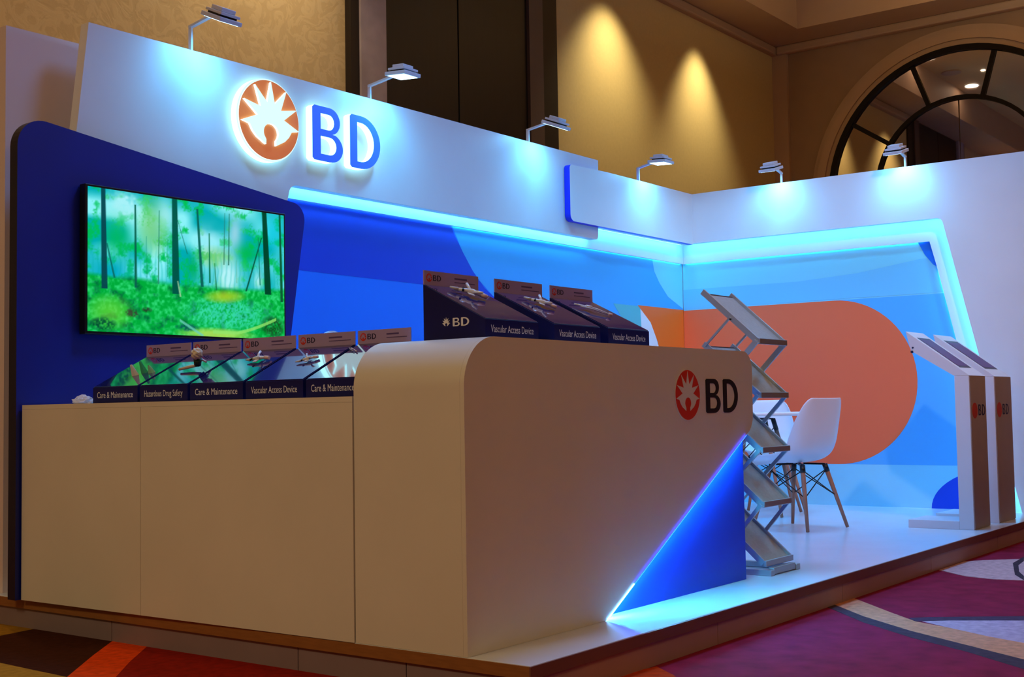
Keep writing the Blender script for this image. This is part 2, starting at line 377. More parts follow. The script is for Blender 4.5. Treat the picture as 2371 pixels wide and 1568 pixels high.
# ================================================================== THE STAND
PZ = .13
pf = empty('booth_platform', (0, 0, 0), 'low white raised platform with wooden edge carrying the whole booth', 'platform')
box('deck', (0, 0, .095), (7.0, 3.3, PZ), deck_white, pf, bevel=.002)
box('edge_band', (-.006, -.006, .088), (7.0, 0, PZ-.002), edge_brown, pf)
box('edge_band', (-.006, 0, .088), (0, 3.3, PZ-.002), wood_edge, pf)
ys = [0.0, .52, 1.04, 2.14, 3.3]
for a, b in zip(ys, ys[1:]):
    box('riser_panel', (.004, a+.002, 0), (.03, b-.002, .0878), riser_m, pf, bevel=.001)
riser_dk = mat('riser_brown', (172, 138, 130), .5, noise=.04, nscale=5)
for a, b in zip((0.035, 1.25, 2.5, 3.75, 5.0, 6.2), (1.25, 2.5, 3.75, 5.0, 6.2, 7.0)):
    box('riser_panel', (a+.002, .004, 0), (b-.002, .03, .0878), riser_dk, pf, bevel=.001)
box('core', (.05, .05, 0), (6.95, 3.28, .094), black, pf)

# --- header fascia over the back wall (front y 2.81)
fascia = empty('header_fascia', (0, 2.81, 0), 'tall white back wall fascia with slanted left edge, sunburst logo and BD sign on it', 'wall panel')
poly = [(.02, PZ), (.285, 2.26), (.352, 2.815), (4.83, 2.815), (4.81, 2.205), (1.655, 2.205), (1.60, 2.0), (1.56, 1.2), (1.50, PZ)]
poly = round_poly(poly, [0, 0, 0, 0, .03, .06, 0, 0, 0], 8)
prism('fascia_panel', poly, 'y', 0, .06, white, fascia)
# --- lower forward fascia with rounded corner and blue return
f2 = empty('short_fascia', (0, 2.755, 0), 'shorter white fascia panel with rounded corners and blue side beside the booth corner', 'wall panel')
poly = round_poly([(4.36, 2.295), (4.36, 2.71), (4.86, 2.722), (6.2, 2.722), (6.2, 2.295)], [.05, .03, 0, 0, 0], 8)
prism('fascia_panel', poly, 'y', 0, .05, white, f2, side=royal)
bx_ = box('back_board', (4.86, .051, 2.30), (6.26, .11, 2.72), white, f2)
# --- right wall fascia with slanted opening
f3 = empty('side_fascia', (6.2, 0, 0), 'white right side wall panel framing the slanted glowing niche opening', 'wall panel')
poly = round_poly([(2.805, 2.305), (2.805, 2.722), (.0, 2.722), (.0, PZ), (.17, PZ), (.668, 2.305)], [0, 0, 0, 0, 0, .05], 8)
prism('fascia_panel', poly, 'x', 0, .06, white, f3)
# --- inner step frames and mural
st1 = empty('niche_back_frame', (0, 2.935, 0), 'white inner frame board behind the back wall glow line', 'wall panel')
prism('frame_board', [(1.2, 2.155), (1.2, 2.6), (6.38, 2.6), (6.38, 2.155)], 'y', 0, .02, white, st1)
st2 = empty('niche_side_frame', (6.35, 0, 0), 'white slanted inner frame board beside the mural on the right wall', 'wall panel')
poly = [(2.934, 2.155), (2.934, 2.6), (.02, 2.6), (.02, PZ), (.30, PZ), (.635, 1.386), (.76, 1.949), (.812, 2.155)]
prism('frame_board', poly, 'x', 0, .02, white, st2)
# murals: printed boards (flat print: coloured areas in one mesh)
MC = {}
def mural_mat(n, c): return mat('mural_'+n, c, .5)
def mural(name, label, base_poly, axis, front, back, sgn, layers, base_m):
    """board with flat printed shapes; layers: (poly, material)"""
    def P(p, t): return (p[0], t, p[1]) if axis == 'y' else (t, p[0], p[1])
    bm = bmesh.new(); mats_ = [base_m]
    A = [bm.verts.new(P(p, front)) for p in base_poly]; B = [bm.verts.new(P(p, back)) for p in base_poly]; n = len(base_poly)
    bm.faces.new(A); bm.faces.new(B[::-1])
    for i in range(n): bm.faces.new([A[i], B[i], B[(i+1) % n], A[(i+1) % n]])
    for k, (pl, m) in enumerate(layers):
        t = front + sgn*(k+1)*.0004; fc = bm.faces.new([bm.verts.new(P(p, t)) for p in pl])
        if m not in mats_: mats_.append(m)
        fc.material_index = mats_.index(m)
    me = fin(bm, name); return link(name, me, mats_)
m_az = mural_mat('azure', (0, 122, 250)); m_dk = mural_mat('deep', (0, 66, 215)); m_lt = mural_mat('light', (66, 176, 250)); m_cy = mural_mat('cyan', (130, 222, 250))
m_pale = mural_mat('pale', (170, 214, 250)); m_or = mural_mat('orange', (250, 112, 28)); m_wh = mural_mat('white', (225, 232, 240)); m_tl = mural_mat('teal', (90, 190, 200))
m_sky = mural_mat('sky', (120, 206, 245)); m_or2 = mural_mat('orange_right', (255, 108, 58)); m_sk2 = mural_mat('sky_low', (88, 182, 250)); m_low = mural_mat('low', (146, 222, 250))
TOPZ = 2.20
L = []
L.append(([(3.0, PZ), (3.0, 1.745), (3.72, 1.70), (3.50, 1.84), (3.36, 2.0), (3.23, TOPZ), (6.38, TOPZ), (6.38, PZ)], m_lt))
L.append(([(1.3, 1.757)] + [(2.95, 1.746)] + [(3.3, 1.735), (3.74, 1.69), (3.60, 1.765), (3.47, 1.875), (3.36, 2.0), (3.28, 2.1), (3.22, TOPZ), (1.3, TOPZ)], m_dk))
L.append(([(5.86, TOPZ), (5.90, 2.06), (5.98, 1.97), (6.12, 1.86), (6.38, 1.77), (6.38, TOPZ)], m_cy))
L.append(([(5.25, 1.755), (5.66, 1.755), (5.80, 1.6), (5.70, 1.5), (5.4, 1.62)], m_tl))
L.append(([(5.66, 1.755), (5.70, 1.2), (5.7, .6), (6.2, .6), (6.1, 1.2), (5.93, 1.46), (5.85, 1.62)], m_wh))
L.append(([(5.62, 1.762), (6.38, 1.762), (6.38, .45), (6.2, .45), (6.08, .9), (6.02, 1.25), (5.93, 1.47), (5.82, 1.63)], m_or))
mu = mural('back_mural', '', [(1.3, PZ), (1.3, TOPZ), (6.38, TOPZ), (6.38, PZ)], 'y', 2.965, 2.985, -1, L, m_az)
tag(mu, 'printed back wall mural of overlapping deep blue, azure and orange shapes', 'mural')
L = []
L.append(([(2.96, PZ), (2.96, .455), (.02, .455), (.02, PZ)], m_low))
L.append(([(1.75, .455), (1.75, 1.755), (.02, 1.755), (.02, .455)], m_sk2))
L.append(([(2.96, 1.765), (2.96, 1.935), (1.9, 1.93), (1.4, 1.96), (.9, 2.03), (.5, 2.03), (.5, 1.765)], m_sky))
L.append(([(2.96, .455), (2.96, 1.755)] + arc(1.60, 1.105, .65, .65, 90, 270, 36)[0:0] + [(p[0], p[1]) for p in arc(1.60, 1.105, .65, .65, 90, 270, 36)], m_or2))
L.append(([(.02, PZ)] + arc(.30, PZ, .575, .32, 0, 90, 14) + [(.02, .45)], m_dk))
L.append(([(.93, TOPZ), (.90, 2.14), (.86, 2.06), (.80, 1.98), (.72, 1.93), (.5, 1.9), (.5, TOPZ)], m_az))
mu = mural('side_mural', '', [(2.96, PZ), (2.96, TOPZ), (.02, TOPZ), (.02, PZ)], 'x', 6.38, 6.40, -1, L, mural_mat('sky_top', (136, 220, 245)))
tag(mu, 'printed right wall mural with a big orange semicircle on sky blue', 'mural')
dsc = tag(prism('wall_disc', arc(2.10, 1.305, .105, .105, 0, 354, 40), 'y', 2.93, 2.955, white), 'white round wall disc with short dark mark on azure mural behind the display boxes', 'wall disc')
box('dark_mark', (2.095, 2.928, 1.365), (2.103, 2.93, 1.40), ink, dsc)
# --- booth outer back board at the far left
ob = tag(box('backing_panel', (.05, 3.02, PZ), (6.5, 3.08, 2.77), mat('backing_white', (228, 212, 214), .5, noise=.03, nscale=2)), 'plain pale backing panel standing behind the white fascia at far left', 'wall panel')

# --- LED strips hidden behind the frame edges
def led_strip(a, b, w, h, label, m=led, up=(0, 0, 1), base=None):
    t = empty('led_strip', a, label, 'led strip')
    bar('led_diode_tape', (0, 0, 0), Vector(b)-Vector(a), w, h, m, t, up)
    return t
led_strip((1.66, 2.892, 2.222), (4.84, 2.892, 2.222), .022, .006, 'glowing led strip behind the lower edge of the long white fascia')
led_strip((4.88, 2.885, 2.31), (6.24, 2.885, 2.31), .022, .006, 'glowing led strip behind the short fascia near the booth corner')
led_strip((6.285, 2.86, 2.315), (6.285, .66, 2.315), .022, .006, 'glowing led strip along the top of the right niche opening')
led_strip((6.285, .64, 2.29), (6.285, .165, .16), .022, .006, 'glowing led strip down the slanted right niche edge', up=(0, 1, 0))
led_in = emitter('led_inner_glow', LEDC, 26)
led_strip((1.75, 2.9602, 2.170), (6.34, 2.9602, 2.170), .006, .004, 'thin glowing led line over the top of the back mural', led_in)
led_strip((6.3752, 2.92, 2.170), (6.3752, .86, 2.170), .006, .004, 'thin glowing led line over the top of the right mural', led_in)
led_strip((6.3752, .745, 1.93), (6.3752, .33, .2), .006, .004, 'thin glowing led line down the slanted mural edge', emitter('led_slant_glow', LEDC, 60), up=(0, 1, 0))
led_strip((1.62, 2.90, 2.0), (1.52, 2.90, .9), .02, .006, 'glowing led strip behind the right edge of the navy screen panel', led_soft, up=(0, 1, 0))

# --- header sign
sign = empty('header_sign', (0, 2.81, 0), 'large illuminated sunburst emblem and blue BD letters on the long white fascia', 'sign')
blue_face = mat('sign_blue', (60, 110, 235), .4, emit=lin((60, 110, 235)), es=.35)
orange_face = mat('sign_orange', (240, 128, 62), .4, emit=lin((240, 110, 50)), es=.35)
logo(sign, (1.452, -.002, 2.525), (1, 0, 0), (0, 0, 1), (0, -1, 0), .217, .315, .322, .625, .245, -.165, orange_face, sign_white, blue_face, .05, sides=sign_side)

# --- navy screen panel
npn = empty('navy_screen_panel', (0, 2.75, 0), 'navy blue panel with rounded corners and sloping top behind the television', 'wall panel')
poly = round_poly([(-.055, PZ), (-.055, 2.295), (1.715, 2.08), (1.575, 1.25), (1.50, PZ)], [0, .13, .09, 0, 0], 10)
prism('panel_board', poly, 'y', 0, .058, navy, npn, side=navy_side)

# ================================================================== television with a forest film
def forest_mesh(W, H, nx=300, ny=176):
    rng = np.random.RandomState(7)
    def noise(sx, sy):
        g = rng.rand(sy+2, sx+2); X = np.linspace(0, sx, nx); Y = np.linspace(0, sy, ny)
        xi = X.astype(int); yi = Y.astype(int); fx = X-xi; fy = (Y-yi)[:, None]; fx = fx*fx*(3-2*fx); fy = fy*fy*(3-2*fy)
        a = g[yi][:, xi]; b = g[yi][:, xi+1]; c = g[yi+1][:, xi]; d_ = g[yi+1][:, xi+1]
        return (a*(1-fx)+b*fx)*(1-fy) + (c*(1-fx)+d_*fx)*fy
    U, V = np.meshgrid(np.linspace(0, 1, nx), np.linspace(0, 1, ny))   # V up
    def C(*c): return np.array(c, float)/255
    img = np.zeros((ny, nx, 3)); n1 = noise(9, 7); n2 = noise(26, 18); n3 = noise(80, 50); n4 = noise(150, 90)
    def mixc(a, b, t): return a*(1-t[..., None]) + b*t[..., None]
    sky = mixc(mixc(np.broadcast_to(C(0, 176, 185), img.shape), C(140, 248, 255), np.clip((n1-.35)*2.2, 0, 1)), C(0, 200, 90), np.clip((n2*.7+n3*.35-.55)*2.4, 0, 1))
    sky = mixc(sky, C(0, 195, 80), np.clip((n2*.75+n4*.5-.70)*4, 0, 1)*.75)
    sky = mixc(sky, C(0, 170, 225), np.clip(1-abs(U-.12)/.2, 0, 1)*np.clip((.62-V)*3, 0, 1)*.8)
    sky = mixc(sky, C(150, 215, 90), np.clip(1-((U-.3)/.09)**2-((V-.78)/.25)**2, 0, 1)*.6)
    sky = mixc(sky, C(160, 210, 80), np.clip(1-((U-.62)/.12)**2-((V-.6)/.1)**2, 0, 1)*.6)
    def blob(u, v, ru, rv): return np.exp(-((U-u)/ru)**2-((V-v)/rv)**2)
    sky = mixc(sky, C(185, 250, 255), np.clip(blob(.68, .46, .075, .16)*1.1, 0, 1))
    sky = mixc(sky, C(185, 250, 255), blob(.85, .45, .03, .08)*.9)
    sky = mixc(sky, C(170, 248, 255), np.clip(blob(.17, .90, .075, .11)*1.2*(.6+n3*.7), 0, 1))
    sky = mixc(sky, C(170, 245, 250), blob(.36, .88, .05, .15)*.8); sky = mixc(sky, C(175, 235, 250), blob(.58, .75, .06, .1)*.8*(.4+n2))
    sky = mixc(sky, C(180, 225, 245), blob(.72, .80, .04, .16)*.8); sky = mixc(sky, C(0, 205, 235), blob(.93, .85, .06, .13)*.7)
    sky = mixc(sky, C(0, 190, 90), blob(.13, .66, .06, .12)*.8); sky = mixc(sky, C(0, 190, 80), blob(.79, .66, .05, .07)*.9); sky = mixc(sky, C(0, 180, 95), blob(.5, .5, .03, .1)*.8)
    sky = mixc(sky, C(0, 170, 160), (np.sin(U*260+n2*5)*.5+.5)**3*.28*np.clip((.72-V)*4, 0, 1))
    gr = mixc(mixc(np.broadcast_to(C(0, 175, 60), img.shape), C(50, 225, 125), np.clip((n3*.75+n4*.4-.40)*1.7, 0, 1)), C(0, 110, 60), np.clip((n2*.8+n4*.3-.62)*2.8, 0, 1))
    gr = mixc(gr, C(60, 225, 190), np.clip(1.2-((U-.68)/.24)**2-((V-.18)/.13)**2, 0, 1)*np.clip(n4*1.5, 0, 1)*.8)
    gr = mixc(gr, C(190, 215, 40), np.clip(1-((U-.66-.5*(V-.3))/.12)**2-((V-.31)/.06)**2, 0, 1)*.8)
    gr = mixc(gr, C(130, 230, 60), np.clip(1-((U-.1)/.12)**2-((V-.14)/.14)**2, 0, 1)*.6)
    gr = mixc(gr, C(180, 230, 90), np.clip(1.1-((U-.62)/.22)**2-((V-.02)/.05)**2, 0, 1)*.9)
    hz = .40 + .03*(n1-.5) - .03*np.sin(U*3.1)
    img = mixc(gr, sky, np.clip((V-hz)*30+.5, 0, 1))
    def trunk(u0, u1, v0, v1, wd, col, k=.95):
        nonlocal img
        uc = u0 + (u1-u0)*np.clip((V-v0)/(v1-v0), 0, 1)
        ww = 1.25*wd*(1.25-.35*np.clip((V-v0)/(v1-v0), 0, 1))
        t = np.clip((ww-abs(U-uc))/.0035, 0, 1)*((V > v0) & (V < v1))*k
        img = mixc(img, C(*col), t)
    for u0, u1, v0, v1, wd, col in ((.075, .068, .30, 1.01, .010, (8, 70, 80)), (.218, .215, .32, .92, .005, (10, 100, 80)), (.325, .33, .36, .9, .003, (40, 140, 110)), (.412, .405, .30, 1.01, .013, (0, 84, 70)),
                                    (.545, .52, .37, .95, .006, (10, 100, 90)), (.47, .42, .6, .85, .0025, (20, 120, 100)), (.585, .582, .40, .78, .004, (10, 120, 80)), (.66, .665, .55, .95, .0025, (40, 110, 90)),
                                    (.685, .69, .55, .95, .003, (20, 100, 80)), (.78, .87, .36, .80, .004, (8, 84, 60)), (.905, .885, .35, 1.01, .013, (0, 66, 40)), (.86, .85, .42, .8, .003, (20, 120, 100)),
                                    (.985, .975, .3, 1.01, .006, (10, 90, 50)), (.12, .085, .38, .62, .004, (10, 110, 100)), (.27, .268, .4, .7, .002, (20, 140, 120)), (.37, .37, .42, .7, .002, (20, 140, 110)), (.73, .73, .42, .6, .002, (90, 170, 130)), (.62, .61, .35, .56, .003, (20, 120, 70))):
        trunk(u0, u1, v0, v1, wd, col)
    trunk(.435, .42, .28, .40, .004, (170, 220, 170), .8)
    for (u, v, ru, rv, col) in ((.20, .14, .035, .03, (60, 60, 50)), (.27, .17, .025, .02, (40, 50, 40)), (.07, .05, .06, .05, (0, 70, 50)), (.93, .1, .07, .08, (20, 70, 30)), (.47, .06, .06, .03, (10, 90, 90))):
        img = mixc(img, C(*col), np.clip(1.3-((U-u)/ru)**2-((V-v)/rv)**2, 0, 1)*np.clip(n4*1.6, 0, 1)*.85)
    for k in range(5):    # fallen log at the bottom right
        pass
    t = np.clip((.014-abs(V-(.035+.9*np.clip(U-.72, 0, 1)**1.35)))/.004, 0, 1)*((U > .6) & (U < .95)); img = mixc(img, C(150, 235, 110), t*.8)
    t = np.clip((.012-abs(V-(.11-.9*(U-.43))))/.004, 0, 1)*((U > .43) & (U < .55)); img = mixc(img, C(110, 210, 190), t*.8)
    img = np.clip(img, 0, 1); li = np.where(img <= .04045, img/12.92, ((img+.055)/1.055)**2.4)
    me = bpy.data.meshes.new('screen_image')
    xs = np.linspace(0, W, nx); zs = np.linspace(0, H, ny); XX, ZZ = np.meshgrid(xs, zs)
    co = np.stack([XX, np.zeros_like(XX), ZZ], -1).reshape(-1, 3)
    idx = np.arange(nx*ny).reshape(ny, nx); q = np.stack([idx[:-1, :-1], idx[:-1, 1:], idx[1:, 1:], idx[1:, :-1]], -1).reshape(-1, 4)
    me.vertices.add(len(co)); me.vertices.foreach_set('co', co.ravel()); me.loops.add(q.size); me.loops.foreach_set('vertex_index', q.ravel())
    me.polygons.add(len(q)); me.polygons.foreach_set('loop_start', np.arange(0, q.size, 4)); me.update(calc_edges=True)
    ca = me.color_attributes.new('film', 'FLOAT_COLOR', 'POINT'); ca.data.foreach_set('color', np.concatenate([li.reshape(-1, 3), np.ones((nx*ny, 1))], 1).ravel().astype(np.float32))
    m = bpy.data.materials.new('screen_film'); m.use_nodes = True; nt = m.node_tree; nt.nodes.clear()
    a = nt.nodes.new('ShaderNodeAttribute'); a.attribute_name = 'film'; e = nt.nodes.new('ShaderNodeEmission'); e.inputs[1].default_value = .95
    o = nt.nodes.new('ShaderNodeOutputMaterial'); nt.links.new(a.outputs[0], e.inputs[0]); nt.links.new(e.outputs[0], o.inputs[0])
    me.materials.append(m)
    return me
TW, TH = 1.225, .675
tv = empty('television', (.272, 2.70, 1.325), 'black framed television showing a bright green forest on the navy panel', 'television', rz=0)
box('tv_body', (-.012, 0, -.014), (TW+.012, .045, TH+.012), black, tv, bevel=.003)
scr = link('screen', forest_mesh(TW, TH), None, tv, loc=(0, -.0015, 0))
box('wall_mount', (.4, .0452, .2), (.85, .0495, .5), black, tv)

# ================================================================== counters
lc = empty('low_counter', (0, .75, PZ), 'long low warm white counter on the left carrying five display boxes', 'counter', rz=math.radians(.8))
CH = .835
box('front_panel', (-.004, .002, .0005), (.014, 1.165, CH), counter_white, lc)
box('front_panel', (-.004, 1.167, .0005), (.014, 1.99, CH), counter_white, lc)
box('worktop', (-.004, .002, CH+.0005), (.5, 1.99, CH+.02), counter_white, lc)
box('carcass', (.0145, .008, 0.0005), (.48, 1.985, CH-.001), counter_white, lc)
LZ = PZ+CH+.02
tc_ = empty('tall_counter', (0, .25, PZ), 'tall white counter with rounded shoulder, cut away blue corner and BD logo', 'counter')
Zt = 1.178-PZ
sl = .661/1.196
poly = [(0, .0005), (0, Zt), (2.115, Zt), (2.112, .705), (.828, .0005)]
poly = round_poly(poly, [0, .17, .085, .10, 0], 48)
prism('shell', poly, 'y', 0, .018, counter_white, tc_)
# outer skin running back from the face
skin_o = [p for p in poly]
prism('end_panel', round_poly([(0.0, .0005), (0.0, Zt), (.60, Zt), (.60, Zt-.02), (.02, Zt-.02), (.02, .0005)], [0, .17, 0, 0, .155, 0], 48), 'y', .0185, .4975, counter_white, tc_)
prism('top_skin', round_poly([(.6005, Zt-.02), (.6005, Zt), (2.115, Zt), (2.113, .80), (2.097, .80), (2.097, Zt-.02)], [0, 0, .085, 0, 0, .07], 24), 'y', .0185, .4975, counter_white, tc_)
prism('recessed_body', [(.60, .001), (.60, .30), (2.0, .95), (2.125, .95), (2.125, .001)], 'y', .062, .40, body_blue, tc_)
box('carcass', (.022, .02, .001), (.6, .495, .8), counter_white, tc_)
tape = bmesh.new(); a_, b_ = Vector((.845, .034, .002)), Vector((2.07, .034, .002+sl*1.225))
bar_bm(tape, a_, b_, .012, .006, up=(0, 1, 0)); link('led_edge', fin(tape, 'led_edge'), emitter('led_counter_glow', (.07, .62, 1.0), 230), tc_)
tape = bmesh.new(); bar_bm(tape, (.834, -.003, .004), (1.034, -.003, .004+sl*.2), .003, .004, up=(0, 1, 0)); link('led_and_halo_bar', fin(tape, 'led_and_halo_bar'), emitter('led_profile_glow', (.16, .5, 1.0), 9), tc_)
tape = bmesh.new(); bar_bm(tape, (1.03, -.006, .003+sl*.2), (2.03, -.006, .003+sl*1.2), .0016, .002, up=(0, 1, 0)); link('led_and_halo_bar', fin(tape, 'led_and_halo_bar'), emitter('face_halo_glow', (.008, .045, 1.0), 13), tc_)  # thin emitter added to cast the blue halo on the counter face
clogo = empty('counter_logo', (0, .2498, 0), 'dark red sunburst emblem and black BD letters on the tall counter face', 'sign')
logo(clogo, (1.497, 0, .979), (1, 0, 0), (0, 0, 1), (0, -1, 0), .105, .148, .163, .323, .132, -.078, orange_dk, counter_white, mat('ink_black', (10, 8, 26), .5), .003)
# small white thing at the far left end of the low counter
cup = empty('crumpled_tissue', (.1, 2.48, LZ), 'small crumpled white tissue at the far left end of low counter', 'tissue')
bm = bmesh.new(); bmesh.ops.create_icosphere(bm, subdivisions=3, radius=.04)
for v in bm.verts: v.co = Vector((v.co.x*.9, v.co.y*1.25, max(v.co.z*.55, -.012)+.012)) * (1+.28*math.sin(v.co.x*170+v.co.y*90)*math.cos(v.co.z*150+v.co.y*60))
for v in bm.verts: v.co.z = max(v.co.z, 0)
link('tissue', fin(bm, 'tissue'), mat('tissue_white', (225, 222, 235), .8), cup)

# ================================================================== display boxes
BW, BD_, BF, BB = .31, .28, .066, .205
slope = (BB-BF)/BD_
def display_box(loc, rz, text, label, group, side_logo=False, w=BW, lines=((.52, .30, .66), (.52, .42, .40))):
    t = empty('display_box', loc, label, 'display box', group, rz)
    bm = bmesh.new(); pr = [(0, 0), (BD_, 0), (BD_, BB), (0, BF)]
    A = [bm.verts.new((0, y, z)) for y, z in pr]; B = [bm.verts.new((w, y, z)) for y, z in pr]
    bm.faces.new(A); bm.faces.new(B[::-1])
    for i in range(4): bm.faces.new([A[i], B[i], B[(i+1) % 4], A[(i+1) % 4]])
    link('body', fin(bm, 'body'), box_navy, t)
    n = Vector((0, -slope, 1)).normalized()
    bm = bmesh.new()
    c0 = [Vector((.004, .004, BF+.004*slope)), Vector((w-.004, .004, BF+.004*slope)), Vector((w-.004, BD_-.006, BB-.006*slope)), Vector((.004, BD_-.006, BB-.006*slope))]
    lo = [bm.verts.new(p + n*.0002) for p in c0]; hi = [bm.verts.new(p + n*.003) for p in c0]
    bm.faces.new(lo[::-1]); bm.faces.new(hi)
    for i in range(4): bm.faces.new([lo[i], lo[(i+1) % 4], hi[(i+1) % 4], hi[i]])
    link('sloped_top', fin(bm, 'sloped_top'), box_gloss, t)
    # front text
    m = text_mesh(text, .026, w*.80); m = m.copy(); m.transform(Matrix.Translation((w*.10, -.0006, .022)) @ Matrix.Rotation(math.pi/2, 4, 'X'))
    link('lettering', m, lettering_white, t)
    card = box('header_card', (.0, BD_-.004, BB+.0002), (w, BD_, BB+.052), card_m, t)
    cl = (.028, BD_-.004, BB+.027)
    placed(ME_DISC, 'emblem_disc', [orange_dk, orange_dk], card, frame(cl, (1, 0, 0), (0, 0, 1), (0, -1, 0), .0155, .0155, .006))
    placed(ME_SUN, 'emblem_sunburst', [card_m, card_m], card, frame(Vector(cl)+Vector((0, -.0006, 0)), (1, 0, 0), (0, 0, 1), (0, -1, 0), .0155, .0155, .003))
    placed(ME_B, 'letter_b', [ink, ink], card, frame((.050, cl[1], BB+.017), (1, 0, 0), (0, 0, 1), (0, -1, 0), .030, .021, .006))
    placed(ME_D, 'letter_d', [ink, ink], card, frame((.073, cl[1], BB+.017), (1, 0, 0), (0, 0, 1), (0, -1, 0), .030, .021, .006))
    bm = bmesh.new(); bm_box(bm, (w*.55, BD_-.0046, BB+.030), (w*.78, BD_-.004, BB+.036)); bm_box(bm, (w*.55, BD_-.0046, BB+.018), (w*.93, BD_-.004, BB+.021))
    link('small_print', fin(bm, 'small_print'), ink2, card)
    if side_logo:   # printed on the -x side, read from back to front
        o = (0, .175, .062)
        placed(ME_SUN, 'side_emblem', [lettering_white]*2, t, frame(o, (0, -1, 0), (0, 0, 1), (-1, 0, 0), .020, .020, .006))
        placed(ME_B, 'side_letter_b', [lettering_white]*2, t, frame((0, .145, .047), (0, -1, 0), (0, 0, 1), (-1, 0, 0), .050, .030, .006))
        placed(ME_D, 'side_letter_d', [lettering_white]*2, t, frame((0, .107, .047), (0, -1, 0), (0, 0, 1), (-1, 0, 0), .050, .030, .006))
    return t
G1 = 'display boxes on the low counter'; G2 = 'display boxes on the tall counter'
LOWB = [(2.322, 'Care & Maintenance', 'navy display box reading Care & Maintenance, leftmost on the low counter'),
        (2.002, 'Hazardous Drug Safety', 'navy display box reading Hazardous Drug Safety on the low counter'),
        (1.682, 'Care & Maintenance', 'navy display box reading Care & Maintenance between Hazardous Drug and Vascular boxes'),
        (1.354, 'Vascular Access Device', 'navy display box reading Vascular Access Device on the low counter'),
        (1.026, 'Care & Maintenance', 'navy display box reading Care & Maintenance half hidden by the tall counter')]
for y, tx, lb in LOWB:
    display_box((.04, y, LZ), -math.pi/2, tx, lb, G1, w=.305 if y > 1.9 else .312 if y > 1.1 else .27)
HB = [(.215, 'navy Vascular Access Device box at the left front, white logo on its side'),
      (.632, 'navy Vascular Access Device box in the middle of the tall counter'),
      (1.005, 'navy Vascular Access Device box, rightmost on the tall counter')]
HT = 1.1785
for i, (x, lb) in enumerate(HB):
    display_box((x, .325, HT), 0, 'Vascular Access Device', lb, G2, side_logo=(i == 0), w=.315)

# medical samples lying on the sloped tops -----------------------------------
clear = mat('clear_plastic', (235, 238, 245), .15, spec=.8)
pinkish = mat('skin_tube', (238, 208, 205), .4)
green_d = mat('dark_green', (8, 50, 46), .4)
lemon = mat('cream_foam', (222, 212, 190), .8)
def sample(base, rz, u, v, ang, label, kind='connector', sc=1.0, liftz=0.012):
    sc *= .88
    """lies on the slope of a box at (u across, v up the slope)"""
    M0 = Matrix.Translation(base) @ Matrix.Rotation(rz, 4, 'Z')
    p = M0 @ Vector((u, v, BF + v*slope + .0035)); tilt = math.atan(slope)
    t = empty('medical_sample', p, label, 'medical sample')
    t.rotation_euler = (M0.to_3x3() @ Matrix.Rotation(tilt, 3, 'X') @ Matrix.Rotation(ang, 3, 'Z')).to_euler()
    z = liftz*sc
    def tb(n, pts, r_, m): return tube(n, [Vector(q)*sc + Vector((0, 0, z)) for q in pts], [q*sc for q in r_] if isinstance(r_, list) else r_*sc, m, t, 10)
    if kind == 'connector':
        tb('barrel', [(-.055, 0, 0), (-.02, 0, .004), (.0, 0, .006), (.035, 0, .004)], [.006, .008, .010, .007], clear)
        tb('luer_cap', [(.035, 0, .004), (.062, 0, .0)], .009, pinkish)
        tb('side_port', [(-.005, 0, .006), (-.012, .022, .016), (-.014, .04, .02)], .0055, clear)
        tb('side_port', [(.008, 0, .006), (.014, -.02, .014), (.03, -.032, .018)], .005, clear)
        tb('needle_hub', [(-.085, .004, 0), (-.055, 0, 0)], [.003, .008], metal_w)
        bm = bmesh.new(); bm_box(bm, (-.018*sc, -.03*sc, z-.002), (.006*sc, .03*sc, z+.001)); link('wings', fin(bm, 'wings', .0008), clear, t)
        tb('clamp', [(-.04, -.016, .004), (-.03, .016, .008)], .004, black)
    elif kind == 'catheter':
        tb('tube', [(-.09, .0, 0), (-.03, .004, .004), (.03, .006, .006), (.09, .004, 0)], .004, clear)
        tb('hub', [(-.03, .004, .004), (.0, .005, .006)], .008, clear)
        tb('extension_tube', [(-.06, -.01, 0), (.0, -.014, .004), (.07, -.012, 0)], .003, metal_w)
        tb('luer_cap', [(.09, .004, 0), (.11, .004, 0)], .007, pinkish)
    elif kind == 'vial':
        tb('stem', [(-.09, 0, 0), (-.02, .002, .006), (.03, 0, .01)], [.006, .008, .007], lemon)
        tb('collar', [(.03, 0, .01), (.045, .0, .04)], [.016, .020], green_d)
        bm = bmesh.new(); bmesh.ops.create_icosphere(bm, subdivisions=3, radius=.026*sc)
        for vv in bm.verts: vv.co = vv.co*(1+.16*math.sin(vv.co.x*300)*math.sin(vv.co.y*260+vv.co.z*210)) + Vector((.052*sc, 0, .066*sc+z))
        link('foam_ball', fin(bm, 'foam_ball', smooth=True), lemon, t)
        tb('lever', [(.045, .02, .03), (.07, .02, .012)], .005, clear)
    elif kind == 'bags':
        for k_, (x_, y_, h_, m_) in enumerate(((-.05, .0, .05, clear), (-.005, .012, .055, mat('green_film', (60, 200, 160), .25)), (.045, .0, .035, mat('pale_green_film', (140, 220, 190), .3)))):
            bm = bmesh.new(); bmesh.ops.create_cone(bm, segments=7, radius1=.024*sc, radius2=.006*sc, depth=h_*sc)
            for vv in bm.verts: vv.co = Vector((vv.co.x*(1+.3*math.sin(vv.index*2.3)), vv.co.y*.55, vv.co.z)) + Vector((x_*sc, y_*sc, h_*sc/2-.001))
            link('crumpled_bag', fin(bm, 'crumpled_bag'), m_, t)
    return t
TB = [(x, .325, HT) for x, _ in HB]
sample(TB[0], 0, .17, .20, -.55, 'clear white valve connector on the leftmost tall counter box', sc=1.15)
sample(TB[1], 0, .16, .17, -.7, 'connector with pinkish cap on the middle tall counter box', sc=1.05)
